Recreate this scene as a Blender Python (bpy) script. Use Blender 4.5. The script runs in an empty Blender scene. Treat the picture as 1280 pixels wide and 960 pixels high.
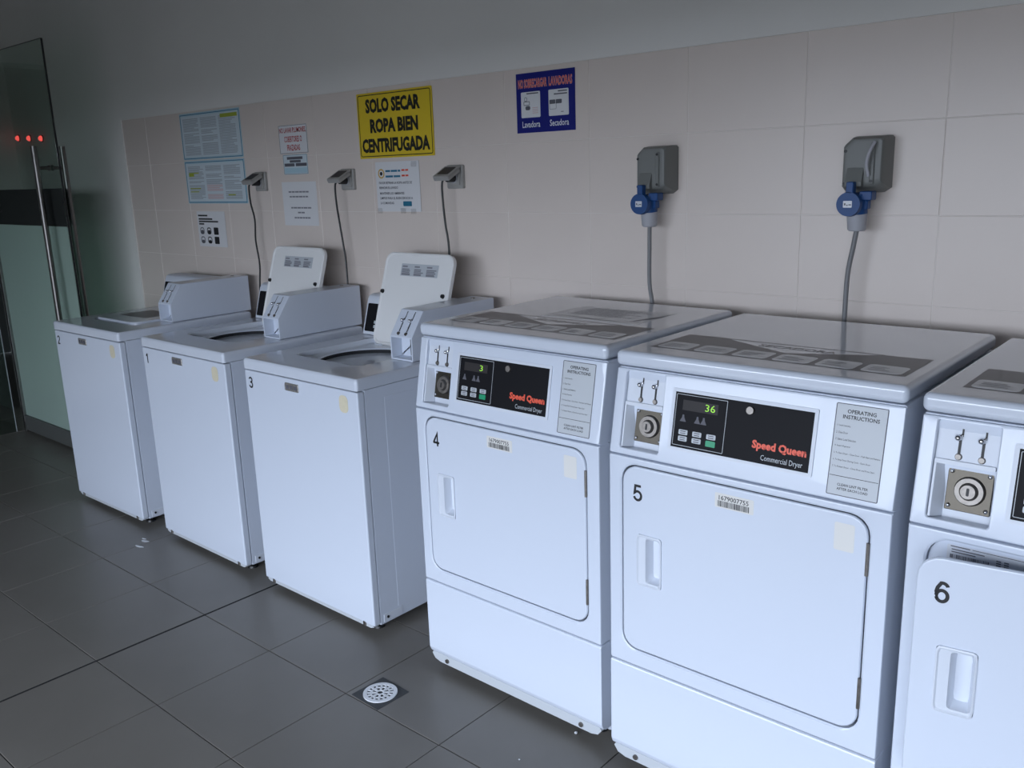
import bpy, bmesh, math, random
from mathutils import Matrix, Vector

# ------------------------------------------------------------------ camera, world, light, exposure
scene = bpy.context.scene
C = scene.collection
CAM = Vector((1.2167, -2.5527, 1.5613))
yaw, pitch, roll = (math.radians(a) for a in (41.4533, 13.4911, -1.9245))
fwd = Vector((-math.sin(yaw)*math.cos(pitch), math.cos(yaw)*math.cos(pitch), -math.sin(pitch)))
rgt = Vector((math.cos(yaw), math.sin(yaw), 0)); upv = rgt.cross(fwd)
r2 = math.cos(roll)*rgt + math.sin(roll)*upv
u2 = -math.sin(roll)*rgt + math.cos(roll)*upv
cam_data = bpy.data.cameras.new('camera'); cam = bpy.data.objects.new('camera', cam_data); C.objects.link(cam)
cam_data.sensor_width = 36; cam_data.lens = 1114.15/1280*36; cam_data.clip_start = .02
M = Matrix((r2, u2, -fwd)).transposed().to_4x4(); M.translation = CAM
cam.matrix_world = M
scene.camera = cam

world = bpy.data.worlds.new('overcast_sky'); scene.world = world; world.use_nodes = True
bg = world.node_tree.nodes['Background']
bg.inputs[0].default_value = (.75, .84, 1.0, 1); bg.inputs[1].default_value = 9.3

WIN = (-2.35, 3.2, .10, 2.06)        # window opening in the wall behind the camera: x0, x1, z0, z1
FY, RX, LX, CZ = -4.6, 3.4, -5.5, 2.9  # front wall y, right wall x, left wall x, ceiling height
pl = bpy.data.lights.new('window_portal', 'AREA'); pl.shape = 'RECTANGLE'
pl.size = WIN[1]-WIN[0]; pl.size_y = WIN[3]-WIN[2]
pl.cycles.is_portal = True
po = bpy.data.objects.new('window_portal', pl); C.objects.link(po)
po.location = ((WIN[0]+WIN[1])/2, FY-.02, (WIN[2]+WIN[3])/2); po.rotation_euler = (math.pi/2, 0, 0)

vs = scene.view_settings
vs.view_transform = 'Standard'; vs.look = 'None'; vs.gamma = 1; vs.use_curve_mapping = False
vs.exposure = 0.0

# ------------------------------------------------------------------ materials
MATS = {}
def mat(name, col, rough=.5, metal=0, spec=.5, emit=0, noise=None, bump=None, coat=0, alpha=None):
    m = bpy.data.materials.new(name); m.use_nodes = True
    nt = m.node_tree; b = nt.nodes['Principled BSDF']
    b.inputs['Base Color'].default_value = (*col, 1)
    b.inputs['Roughness'].default_value = rough
    b.inputs['Metallic'].default_value = metal
    b.inputs['Specular IOR Level'].default_value = spec
    b.inputs['Coat Weight'].default_value = coat
    b.inputs['Coat Roughness'].default_value = .08
    if emit:
        b.inputs['Emission Color'].default_value = (*col, 1); b.inputs['Emission Strength'].default_value = emit
    tc = None
    if noise:
        sc, amt = noise
        tc = nt.nodes.new('ShaderNodeTexCoord'); n = nt.nodes.new('ShaderNodeTexNoise')
        n.inputs['Scale'].default_value = sc; n.inputs['Detail'].default_value = 5
        nt.links.new(tc.outputs['Object'], n.inputs['Vector'])
        r = nt.nodes.new('ShaderNodeMapRange')
        r.inputs['From Min'].default_value = .3; r.inputs['From Max'].default_value = .7
        r.inputs['To Min'].default_value = 1-amt; r.inputs['To Max'].default_value = 1+amt
        nt.links.new(n.outputs['Fac'], r.inputs['Value'])
        mx = nt.nodes.new('ShaderNodeVectorMath'); mx.operation = 'SCALE'
        mx.inputs[0].default_value = col
        nt.links.new(r.outputs['Result'], mx.inputs['Scale'])
        nt.links.new(mx.outputs['Vector'], b.inputs['Base Color'])
        rr = nt.nodes.new('ShaderNodeMapRange')
        rr.inputs['To Min'].default_value = max(.02, rough-.06); rr.inputs['To Max'].default_value = rough+.06
        nt.links.new(n.outputs['Fac'], rr.inputs['Value']); nt.links.new(rr.outputs['Result'], b.inputs['Roughness'])
    if bump:
        sc, st, dist = bump
        tc = tc or nt.nodes.new('ShaderNodeTexCoord'); n2 = nt.nodes.new('ShaderNodeTexNoise')
        n2.inputs['Scale'].default_value = sc
        nt.links.new(tc.outputs['Object'], n2.inputs['Vector'])
        bp = nt.nodes.new('ShaderNodeBump'); bp.inputs['Strength'].default_value = st; bp.inputs['Distance'].default_value = dist
        nt.links.new(n2.outputs['Fac'], bp.inputs['Height']); nt.links.new(bp.outputs['Normal'], b.inputs['Normal'])
    MATS[name] = m
    return m

mat('enamel', (.625, .675, .765), .28, coat=.35, bump=(900, .03, .0005))
mat('enamel_top', (.62, .665, .745), .16, coat=.6)
mat('badge_metal', (.55, .52, .49), .5, metal=1, noise=(120, .25))
mat('white_plastic', (.64, .68, .75), .38)
mat('lid_plastic', (.80, .80, .79), .35)
mat('bar_steel', (.20, .19, .18), .33, metal=1)
mat('joint_black', (.006, .006, .006), .9)
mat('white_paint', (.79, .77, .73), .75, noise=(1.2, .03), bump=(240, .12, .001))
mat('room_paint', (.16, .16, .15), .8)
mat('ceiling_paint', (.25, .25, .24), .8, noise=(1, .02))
mat('wall_tile', (.72, .635, .575), .33, noise=(2.2, .03), bump=(5, .05, .002))
mat('grout', (.78, .72, .67), .8)
mat('floor_tile', (.180, .168, .150), .34, noise=(2.5, .09), bump=(60, .05, .0008))
mat('floor_grout', (.028, .03, .031), .8)
mat('dark_gap', (.02, .022, .026), .7)
mat('grey_gap', (.17, .19, .23), .7)
mat('black_gloss', (.008, .008, .010), .5, spec=.13)
mat('black_plastic', (.012, .012, .013), .4)
mat('black_ink', (.012, .012, .014), .5)
mat('soft_ink', (.11, .11, .13), .6)
mat('mid_ink', (.22, .22, .25), .6)
mat('pale_ink', (.36, .40, .43), .6)
mat('paper', (.72, .72, .73), .55)
mat('cyan_paper', (.42, .60, .68), .5)
mat('pale_paper', (.60, .68, .72), .5)
mat('blue_line', (.02, .16, .28), .5)
mat('olive', (.36, .42, .05), .55)
mat('pink', (.62, .42, .42), .55)
mat('red_ink', (.42, .025, .03), .5)
mat('sign_yellow', (.74, .54, .03), .35)
mat('sign_blue', (.012, .016, .19), .3)
mat('orange', (.78, .10, .05), .45)
mat('lcd_green', (.36, .78, .06), .5, emit=.25)
mat('button_green', (.01, .30, .14), .4)
mat('chrome', (.62, .62, .64), .16, metal=1)
mat('steel', (.40, .39, .38), .30, metal=1, noise=(30, .06))
mat('dull_metal', (.24, .22, .20), .45, metal=1, noise=(90, .2))
mat('brass_metal', (.095, .085, .07), .40, metal=1, noise=(60, .1))
mat('plate_grey', (.50, .53, .56), .4)
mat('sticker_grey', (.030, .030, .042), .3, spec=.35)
mat('sticker_white', (.66, .68, .72), .22)
mat('stain_yellow', (.68, .62, .46), .5, noise=(40, .05))
mat('stain_cream', (.72, .71, .68), .45)
mat('box_grey', (.17, .175, .165), .42)
mat('socket_grey', (.36, .35, .33), .45)
mat('socket_window', (.035, .032, .032), .45, spec=.2)
mat('gland_grey', (.40, .40, .43), .5)
mat('cable_grey', (.20, .20, .205), .5)
mat('plug_blue', (.004, .055, .20), .45)
mat('baseboard', (.09, .095, .09), .5)
mat('drain_plate', (.05, .053, .055), .6)
mat('drain_white', (.82, .84, .87), .4)
mat('tub_grey', (.42, .46, .50), .35)
mat('basket_steel', (.55, .57, .60), .3, metal=1)
mat('dot_red', (1.0, .10, .09), .4, emit=1.6)
mat('lint_white', (.7, .72, .75), .8)
mat('poster_teal', (.02, .16, .26), .5)
mat('gold', (.60, .38, .08), .5)
mat('outdoor_ground', (.07, .068, .062), .9)
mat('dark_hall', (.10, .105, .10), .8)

def glass_mat(name, tint, gloss_fac=.06, rough=.02):
    m = bpy.data.materials.new(name); m.use_nodes = True; nt = m.node_tree
    nt.nodes.remove(nt.nodes['Principled BSDF']); out = nt.nodes['Material Output']
    tr = nt.nodes.new('ShaderNodeBsdfTransparent'); tr.inputs[0].default_value = (*tint, 1)
    gl = nt.nodes.new('ShaderNodeBsdfGlossy'); gl.inputs['Roughness'].default_value = rough
    lw = nt.nodes.new('ShaderNodeLayerWeight'); lw.inputs['Blend'].default_value = .5
    pw = nt.nodes.new('ShaderNodeMath'); pw.operation = 'POWER'; pw.inputs[1].default_value = 5
    fr = nt.nodes.new('ShaderNodeMath'); fr.operation = 'MULTIPLY_ADD'; fr.inputs[1].default_value = .95; fr.inputs[2].default_value = .045
    nt.links.new(lw.outputs['Facing'], pw.inputs[0]); nt.links.new(pw.outputs[0], fr.inputs[0])
    mx = nt.nodes.new('ShaderNodeMixShader')
    nt.links.new(fr.outputs[0], mx.inputs[0]); nt.links.new(tr.outputs[0], mx.inputs[1]); nt.links.new(gl.outputs[0], mx.inputs[2])
    nt.links.new(mx.outputs[0], out.inputs[0]); MATS[name] = m
glass_mat('door_glass', (.80, .86, .83))
glass_mat('clear_laminate', (.95, .95, .95))
def film_mat(name, col, clear):
    m = bpy.data.materials.new(name); m.use_nodes = True; nt = m.node_tree
    nt.nodes.remove(nt.nodes['Principled BSDF']); out = nt.nodes['Material Output']
    tr = nt.nodes.new('ShaderNodeBsdfTransparent'); tr.inputs[0].default_value = (*[min(1, c*1.3) for c in col], 1)
    df = nt.nodes.new('ShaderNodeBsdfDiffuse'); df.inputs[0].default_value = (*col, 1)
    tl = nt.nodes.new('ShaderNodeBsdfTranslucent'); tl.inputs[0].default_value = (*col, 1)
    m1 = nt.nodes.new('ShaderNodeMixShader'); m1.inputs[0].default_value = .5
    nt.links.new(df.outputs[0], m1.inputs[1]); nt.links.new(tl.outputs[0], m1.inputs[2])
    m2 = nt.nodes.new('ShaderNodeMixShader'); m2.inputs[0].default_value = clear
    nt.links.new(m1.outputs[0], m2.inputs[1]); nt.links.new(tr.outputs[0], m2.inputs[2])
    nt.links.new(m2.outputs[0], out.inputs[0]); MATS[name] = m
film_mat('frosted_film', (.66, .78, .72), .30)
film_mat('dark_film', (.12, .13, .125), .40)

# ------------------------------------------------------------------ helpers
def link(name, bm, m, parent=None, smooth=True, angle=32, loc=None):
    me = bpy.data.meshes.new(name)
    bmesh.ops.recalc_face_normals(bm, faces=bm.faces)
    bm.to_mesh(me); bm.free()
    if smooth:
        for p in me.polygons: p.use_smooth = True
        me.set_sharp_from_angle(angle=math.radians(angle))
    me.materials.append(MATS[m])
    o = bpy.data.objects.new(name, me); C.objects.link(o)
    if smooth:
        wn = o.modifiers.new('weighted_normal', 'WEIGHTED_NORMAL'); wn.keep_sharp = True; wn.weight = 80
    if parent: o.parent = parent
    if loc: o.location = loc
    if name.endswith('_print') or name in ('button_marks', 'typed_lines', 'highlight'): o['kind'] = 'stuff'
    return o
def thing(name, label, cat, loc, rz=0, group=None):
    o = bpy.data.objects.new(name, None); C.objects.link(o); o.empty_display_size = .1
    o.location = loc; o.rotation_euler = (0, 0, rz); o['label'] = label; o['category'] = cat
    if group: o['group'] = group
    return o
def structure(o):
    o['kind'] = 'structure'; return o
def box(x0, x1, y0, y1, z0, z1, bev=0, seg=2, bm=None):
    b = bmesh.new()
    bmesh.ops.create_cube(b, size=1)
    for v in b.verts: v.co = ((x0+x1)/2+v.co.x*(x1-x0), (y0+y1)/2+v.co.y*(y1-y0), (z0+z1)/2+v.co.z*(z1-z0))
    if bev: bmesh.ops.bevel(b, geom=list(b.edges), offset=bev, segments=seg, profile=.5, affect='EDGES')
    return join(bm, b)
def join(dst, src):
    if dst is None: return src
    me = bpy.data.meshes.new('tmp'); src.to_mesh(me); src.free(); dst.from_mesh(me); bpy.data.meshes.remove(me)
    return dst
def prism(profile, a0, a1, axis='x', bev=0, seg=2):
    """profile of (y,z) extruded along x, or (x,z) along y, or (x,y) along z"""
    b = bmesh.new()
    def P(p, a):
        return {'x': (a, p[0], p[1]), 'y': (p[0], a, p[1]), 'z': (p[0], p[1], a)}[axis]
    A = [b.verts.new(P(p, a0)) for p in profile]; B = [b.verts.new(P(p, a1)) for p in profile]
    b.faces.new(A); b.faces.new(B[::-1])
    n = len(profile)
    for i in range(n): b.faces.new((A[i], A[(i+1) % n], B[(i+1) % n], B[i]))
    bmesh.ops.recalc_face_normals(b, faces=b.faces)
    if bev: bmesh.ops.bevel(b, geom=list(b.edges), offset=bev, segments=seg, profile=.5, affect='EDGES')
    return b
def cyl(p0, p1, r0, r1=None, n=16, bm=None, caps=True):
    r1 = r0 if r1 is None else r1
    p0, p1 = Vector(p0), Vector(p1); d = (p1-p0).normalized()
    a = d.orthogonal().normalized(); c = d.cross(a)
    b = bm or bmesh.new()
    A = []; B = []
    for i in range(n):
        t = 2*math.pi*i/n; e = a*math.cos(t)+c*math.sin(t)
        A.append(b.verts.new(p0+e*r0)); B.append(b.verts.new(p1+e*r1))
    for i in range(n): b.faces.new((A[i], A[(i+1) % n], B[(i+1) % n], B[i]))
    if caps: b.faces.new(A[::-1]); b.faces.new(B)
    return b
def sphere(c, r, bm=None, n=12):
    b = bmesh.new(); bmesh.ops.create_uvsphere(b, u_segments=n, v_segments=max(6, n*2//3), radius=r)
    bmesh.ops.translate(b, verts=b.verts, vec=c)
    return join(bm, b)
def tube(pts, r, n=10, bm=None):
    b = bm or bmesh.new(); pts = [Vector(p) for p in pts]
    # Catmull-Rom smoothing
    P = [pts[0]]+pts+[pts[-1]]; path = []
    for i in range(1, len(P)-2):
        for k in range(5):
            t = k/5
            path.append(.5*((2*P[i])+(-P[i-1]+P[i+1])*t+(2*P[i-1]-5*P[i]+4*P[i+1]-P[i+2])*t*t+(-P[i-1]+3*P[i]-3*P[i+1]+P[i+2])*t**3))
    path.append(pts[-1])
    rings = []; a = None
    for i, p in enumerate(path):
        d = (path[min(i+1, len(path)-1)]-path[max(i-1, 0)]).normalized()
        a = d.orthogonal().normalized() if a is None else (a-d*a.dot(d)).normalized()
        c = d.cross(a)
        rings.append([b.verts.new(p+r*(a*math.cos(2*math.pi*k/n)+c*math.sin(2*math.pi*k/n))) for k in range(n)])
    for A, B in zip(rings, rings[1:]):
        for k in range(n): b.faces.new((A[k], A[(k+1) % n], B[(k+1) % n], B[k]))
    b.faces.new(rings[0][::-1]); b.faces.new(rings[-1])
    return b
def angles_for(c, rects, N=64):
    a = [2*math.pi*i/N for i in range(N)]
    for (x0, x1, y0, y1, r) in rects:
        a += [math.atan2(py-c[1], px-c[0]) % (2*math.pi) for px, py in rrect(x0, x1, y0, y1, r, 6)]
    a.sort(); o = [a[0]]
    for t in a[1:]:
        if t-o[-1] > 2e-4: o.append(t)
    return o
def rr_polar(cx, cy, x0, x1, y0, y1, r, N=96):
    """points on a rounded rectangle, cast from (cx,cy) at N angles that include the corner directions"""
    r = max(r, 1e-5); pts = []
    # dense outline
    out = []
    for (ox, oy, a0) in ((x1-r, y1-r, 0), (x0+r, y1-r, 90), (x0+r, y0+r, 180), (x1-r, y0+r, 270)):
        for k in range(9):
            t = math.radians(a0+90*k/8); out.append((ox+r*math.cos(t), oy+r*math.sin(t)))
    for t in (N if isinstance(N, list) else [2*math.pi*i/N for i in range(N)]):
        dx, dy = math.cos(t), math.sin(t); best = None
        for (ax, ay), (bx, by) in zip(out, out[1:]+out[:1]):
            ex, ey = bx-ax, by-ay; den = dx*ey-dy*ex
            if abs(den) < 1e-12: continue
            s = ((ax-cx)*ey-(ay-cy)*ex)/den; q = ((ax-cx)*dy-(ay-cy)*dx)/den
            if s > 0 and -1e-6 <= q <= 1+1e-6: best = s if best is None else max(best, s)
        pts.append((cx+dx*best, cy+dy*best))
    return pts
def circ(cx, cy, r, N=96): return [(cx+r*math.cos(t), cy+r*math.sin(t)) for t in (N if isinstance(N, list) else [2*math.pi*i/N for i in range(N)])]
def rings(loops, cap0=False, cap1=False, bm=None):
    b = bm or bmesh.new(); V = [[b.verts.new(p) for p in L] for L in loops]; n = len(V[0])
    for A, B in zip(V, V[1:]):
        for k in range(n): b.faces.new((A[k], A[(k+1) % n], B[(k+1) % n], B[k]))
    if cap0: b.faces.new(V[0][::-1])
    if cap1: b.faces.new(V[-1])
    return b
def lz(L, z): return [(x, y, z) for x, y in L]
def rrect(x0, x1, y0, y1, r, k=5):
    r = max(min(r, (x1-x0)/2-1e-6, (y1-y0)/2-1e-6), 1e-5); o = []
    for (ox, oy, a0) in ((x1-r, y1-r, 0), (x0+r, y1-r, 90), (x0+r, y0+r, 180), (x1-r, y0+r, 270)):
        for i in range(k):
            t = math.radians(a0+90*i/(k-1)); o.append((ox+r*math.cos(t), oy+r*math.sin(t)))
    return o
def slab(x0, x1, y0, y1, r, z0, z1, bm=None, k=5, edge=0):
    """rounded rectangle plate, z0..z1, flat top"""
    L = rrect(x0, x1, y0, y1, r, k)
    if edge:
        L2 = rrect(x0+edge, x1-edge, y0+edge, y1-edge, max(r-edge, 1e-4), k)
        return rings([lz(L, z0), lz(L, z1-edge), lz(L2, z1)], True, True, bm)
    return rings([lz(L, z0), lz(L, z1)], True, True, bm)
def frame_bm(x0, x1, y0, y1, r, w, z0, z1, bm=None):
    A = rrect(x0, x1, y0, y1, r); B = rrect(x0+w, x1-w, y0+w, y1-w, max(r-w, 1e-4))
    b = rings([lz(A, z0), lz(A, z1), lz(B, z1), lz(B, z0)], bm=bm)
    return b
def FRONT(y=0, x=0, z=0):   # u->x, v->z, out->-y
    return Matrix(((1, 0, 0, x), (0, 0, -1, y), (0, 1, 0, z), (0, 0, 0, 1)))
def TOP(z=0, x=0, y=0): return Matrix.Translation((x, y, z))
def lk(name, bm, m, parent, mtx=None, **kw):
    if mtx is not None: bm.transform(mtx)
    return link(name, bm, m, parent, **kw)
_tc = {}
def text_bm(s, x0, x1, y0, y1, z=.0004, bold=0, align='fit', bm=None):
    """letters as flat mesh, fitted to the box (u x0..x1, v y0..y1)"""
    key = (s, bold)
    if key not in _tc:
        cu = bpy.data.curves.new('txt', 'FONT'); cu.body = s; cu.resolution_u = 2; cu.offset = bold; cu.fill_mode = 'FRONT'
        o = bpy.data.objects.new('txt', cu); C.objects.link(o)
        dg = bpy.context.evaluated_depsgraph_get(); me = bpy.data.meshes.new_from_object(o.evaluated_get(dg))
        bpy.data.objects.remove(o); bpy.data.curves.remove(cu)
        _tc[key] = me
    b = bmesh.new(); b.from_mesh(_tc[key])
    xs = [v.co.x for v in b.verts]; ys = [v.co.y for v in b.verts]
    ax, bx, ay, by = min(xs), max(xs), min(ys), max(ys)
    sy = (y1-y0)/(by-ay)
    sx = (x1-x0)/(bx-ax) if align == 'fit' else sy*.9
    for v in b.verts: v.co = (x0+(v.co.x-ax)*sx, y0+(v.co.y-ay)*sy, z)
    return join(bm, b)
def stroke_bm(paths, w, z=.0004):
    b = bmesh.new()
    for P in paths:
        L = []; R = []
        for i, p in enumerate(P):
            a = Vector(P[max(i-1, 0)]); c = Vector(P[min(i+1, len(P)-1)]); p = Vector(p)
            d1 = (p-a).normalized() if i else (c-p).normalized(); d2 = (c-p).normalized() if i < len(P)-1 else d1
            n = Vector((-(d1+d2).y, (d1+d2).x)).normalized(); k = w/2/max(.35, n.dot(Vector((-d1.y, d1.x))))
            L.append(b.verts.new((*(p+n*k), z))); R.append(b.verts.new((*(p-n*k), z)))
        for i in range(len(P)-1): b.faces.new((L[i], L[i+1], R[i+1], R[i]))
    return b
def arc(cx, cy, rx, ry, a0, a1, n=14): return [(cx+rx*math.cos(math.radians(a0+(a1-a0)*i/n)), cy+ry*math.sin(math.radians(a0+(a1-a0)*i/n))) for i in range(n+1)]
def digit_bm(ch, x0, y0, h, z=.0004):
    """grotesque numeral, cap height h, lower left at x0,y0"""
    D = {'1': [[(.12, .74), (.30, .82), (.37, .95)], [(.38, 0), (.38, 1)]],
         '2': [arc(.30, .70, .24, .235, 170, -25)+[(.36, .42), (.16, .20), (.065, .065), (.56, .065)]],
         '3': [arc(.29, .735, .215, .20, 165, -90)+[(.22, .535)], [(.22, .535)]+arc(.29, .30, .245, .235, 90, -165)],
         '4': [[(.42, 0), (.42, .93), (.06, .30), (.06, .26), (.60, .26)]],
         '5': [[(.53, .935), (.15, .935), (.10, .50)]+arc(.30, .335, .245, .27, 140, -165)],
         '6': [arc(.31, .72, .22, .215, 15, 105)+[(.12, .70), (.075, .5), (.085, .3)]+arc(.31, .325, .225, .26, 180, 540, 24)]}[ch]
    return stroke_bm([[(x0+p[0]*h, y0+p[1]*h) for p in P] for P in D], .155*h, z)
def bars(rects, z=.0004, bm=None):
    b = bm or bmesh.new()
    for (x0, x1, y0, y1) in rects:
        b.faces.new([b.verts.new(p) for p in ((x0, y0, z), (x1, y0, z), (x1, y1, z), (x0, y1, z))])
    return b
def word_lines(rng, x0, x1, ys, h, fill=1.0, wmin=.012, wmax=.035, gap=.004):
    """rows of word-sized dashes for print too fine to read"""
    out = []
    for y in ys:
        x = x0; end = x0+(x1-x0)*(fill if isinstance(fill, float) else rng.uniform(*fill))
        while x < end-wmin*.5:
            w = min(rng.uniform(wmin, wmax), end-x); out.append((x, x+w, y-h/2, y+h/2)); x += w+gap
    return out

# ------------------------------------------------------------------ the room
# back wall: painted plaster around a field of wall tiles
TX0, TZ = -3.955, 1.9112
wb = bmesh.new()
box(LX-.1, RX+.1, .0012, .16, -.1, CZ+.1, bm=wb)
wall_back = structure(link('wall_back', wb, 'grout', smooth=False))
pb = bmesh.new()
box(TX0, RX, -.006, .004, TZ, CZ, bm=pb); box(LX, TX0, -.006, .004, 0, CZ, bm=pb)
link('plaster', pb, 'white_paint', wall_back, smooth=False)
zs = [1.9112, 1.6560, 1.4065, 1.1640]
while zs[-1] > .03: zs.append(max(0, zs[-1]-.2487))
xs = [TX0]; k = -8
while -1.0277+.3799*k < RX:
    x = -1.0277+.3799*k
    if x > TX0+.02: xs.append(x)
    k += 1
xs.append(RX)
tile_cache = {}
random.seed(4)
for a, b in zip(xs, xs[1:]):
    for zt, zb in zip(zs, zs[1:]):
        key = (round(b-a, 3), round(zt-zb, 3))
        if key not in tile_cache:
            g = .0009
            t = box(g, b-a-g, -.0, .0095, g, zt-zb-g, .0009, 1)
            o = link('wall_tile', t, 'wall_tile', wall_back, smooth=False); tile_cache[key] = o.data
        else:
            o = bpy.data.objects.new('wall_tile', tile_cache[key]); C.objects.link(o); o.parent = wall_back
        o.location = (a, random.uniform(-.0006, .0003), zb)
        o.rotation_euler = (random.uniform(-.0015, .0015), 0, random.uniform(-.0012, .0012))
# left wall with the opening the glass door belongs to
lw = bmesh.new()
box(LX-.14, LX, -.20, .0, 0, CZ, bm=lw); box(LX-.14, LX, -1.55, -.20, 2.36, CZ, bm=lw); box(LX-.14, LX, FY, -1.55, 0, CZ, bm=lw)
structure(link('wall_left', lw, 'white_paint', smooth=False))
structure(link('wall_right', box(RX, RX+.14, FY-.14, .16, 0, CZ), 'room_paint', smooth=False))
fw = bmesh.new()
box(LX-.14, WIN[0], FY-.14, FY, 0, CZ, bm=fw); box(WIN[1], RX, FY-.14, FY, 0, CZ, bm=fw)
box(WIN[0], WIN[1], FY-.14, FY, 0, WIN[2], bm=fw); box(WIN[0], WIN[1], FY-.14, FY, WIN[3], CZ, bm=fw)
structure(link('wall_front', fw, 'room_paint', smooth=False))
wf = bmesh.new()
for i in range(5):
    x = WIN[0]+(WIN[1]-WIN[0])*i/4
    box(x-.02, x+.02, FY-.09, FY-.05, WIN[2], WIN[3], .004, 1, bm=wf)
for z in (WIN[2]+.02, WIN[3]-.02): box(WIN[0], WIN[1], FY-.09, FY-.05, z-.02, z+.02, .004, 1, bm=wf)
structure(link('window_1', wf, 'steel'))
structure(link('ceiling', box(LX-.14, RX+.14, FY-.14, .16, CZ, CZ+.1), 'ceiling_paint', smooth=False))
# corridor seen past the door
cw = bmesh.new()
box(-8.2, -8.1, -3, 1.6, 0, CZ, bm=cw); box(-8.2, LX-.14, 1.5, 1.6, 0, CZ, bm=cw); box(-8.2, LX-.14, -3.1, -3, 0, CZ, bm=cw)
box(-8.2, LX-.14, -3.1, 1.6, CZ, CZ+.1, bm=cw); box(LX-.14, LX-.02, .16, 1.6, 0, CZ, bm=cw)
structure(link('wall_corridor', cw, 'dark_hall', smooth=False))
structure(link('floor', box(-8.2, LX, -3.1, 1.6, -.1, -.004), 'floor_tile', smooth=False))
# outside ground
structure(link('ground', box(-600, 600, -900, FY-.14, -.3, -.15), 'outdoor_ground', smooth=False))
# floor: dark joints with a tile grid
floor = structure(link('floor', box(LX, RX, FY, .0, -.1, -.0035), 'floor_grout', smooth=False))
FX, FYY, TW, TD = -1.6529, -1.0631, .4116, .4024
xl = [FX+TW*i for i in range(-10, 13)]; yl = [FYY+TD*j for j in range(-9, 4)]
link('expansion_joint', box(FX-.0042, FX+.0042, FY, 0, -.003, -.0006), 'joint_black', floor, smooth=False)
cache = {}
for xa, xb in zip(xl, xl[1:]):
    for ya, yb in zip(yl, yl[1:]):
        x0, x1, y0, y1 = max(xa, LX), min(xb, RX), max(ya, FY), min(yb, 0)
        if x1-x0 < .03 or y1-y0 < .03: continue
        gl = .0045 if abs(xa-FX) < .01 else .0016
        gr = .0045 if abs(xb-FX) < .01 else .0016
        key = tuple(round(v, 3) for v in (x1-x0, y1-y0, gl, gr))
        if key not in cache:
            o = link('floor_tile', box(gl, x1-x0-gr, .0016, y1-y0-.0016, -.02, 0, .0008, 1), 'floor_tile', floor, smooth=False); cache[key] = o.data
        else:
            o = bpy.data.objects.new('floor_tile', cache[key]); C.objects.link(o); o.parent = floor
        o.location = (x0, y0, random.uniform(-.0006, 0))
        o.rotation_euler = (random.uniform(-.0012, .0012), random.uniform(-.0012, .0012), 0)

# ------------------------------------------------------------------ glass door, standing open in front of the plastered wall
DY, DX0, DX1, DZ = -.42, -4.90, -3.862, 2.31
door = bpy.data.objects.new('door_1', None); C.objects.link(door); door.location = (DX0, DY, 0); structure(door)
door['label'] = 'clear glass door with frosted lower film and long steel pull bars, standing open'
W = DX1-DX0
link('pane', box(0, W, -.005, .005, .10, DZ, .0008, 1), 'door_glass', door, smooth=False)
ed = bmesh.new(); box(W+.0002, W+.0022, -.005, .005, .10, DZ, bm=ed); box(0, W, -.005, .005, DZ+.0002, DZ+.002, bm=ed)
link('dark_edge', ed, 'black_plastic', door, smooth=False)
link('frosted_film', box(.0, W-.003, -.0068, -.0056, .11, 1.338), 'frosted_film', door, smooth=False)
band = link('dark_band', box(.0, W-.003, -.0068, -.0056, 1.340, 1.545), 'dark_film', door, smooth=False)
lg = tube([(.06, .0, .012), (.10, 0, .030), (.14, 0, .012), (.10, 0, -.004), (.06, 0, .012)], .004, 6)
tube([(.05, 0, -.022), (.10, 0, -.034), (.16, 0, -.024)], .006, 6, lg)
lk('emblem', lg, 'black_plastic', band, Matrix.Translation((.0, -.0072, 1.445)) @ Matrix.Diagonal((1, .1, 1, 1)))
br = box(0, W, -.02, .02, .012, .112, .004)
link('bottom_rail', br, 'baseboard', door)
link('hinge_post', box(-.035, -.003, -.022, .022, 0, DZ, .004), 'steel', door)
for s in (-1, 1):
    hb = cyl((W-.118, s*.075, .52), (W-.118, s*.075, 1.77), .016, n=20)
    h = link('pull_handle', hb, 'bar_steel', door)
    st = bmesh.new()
    for z in (.60, 1.655):
        cyl((W-.118, s*.006, z), (W-.118, s*.06, z), .009, n=12, bm=st); cyl((W-.118, s*.0062, z), (W-.118, s*.012, z), .016, n=16, bm=st)
    link('standoff', st, 'bar_steel', h)
fp = structure(link('window_2', box(-4.968, -4.956, -1.5, -.482, .0, 2.31, .001, 1), 'door_glass', smooth=False))
link('glass_edge', box(-4.968, -4.956, -.4815, -.479, .0, 2.31), 'plate_grey', fp, smooth=False)
for i, (x, z, w) in enumerate(((-5.425, 1.880, 'leftmost'), (-5.241, 1.871, 'middle'), (-5.052, 1.862, 'rightmost'))):  # small glowing red dots added on the wall behind the door glass
    t = thing('red_dot', f'{w} of three small glowing red dots seen through the glass door', 'light', (x, -.006, z), group='red dots behind the glass door')
    link('backing', cyl((0, 0, 0), (0, -.006, 0), .024, .022, 20), 'room_paint', t)
    link('lens', sphere((0, -.007, 0), .018), 'dot_red', t)
structure(link('baseboard_left', box(LX, LX+.012, -.20, -.006, 0, .1, .002, 1), 'baseboard'))
structure(link('baseboard_back', box(LX, -3.40, -.018, -.006, 0, .1, .002, 1), 'baseboard'))

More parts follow.
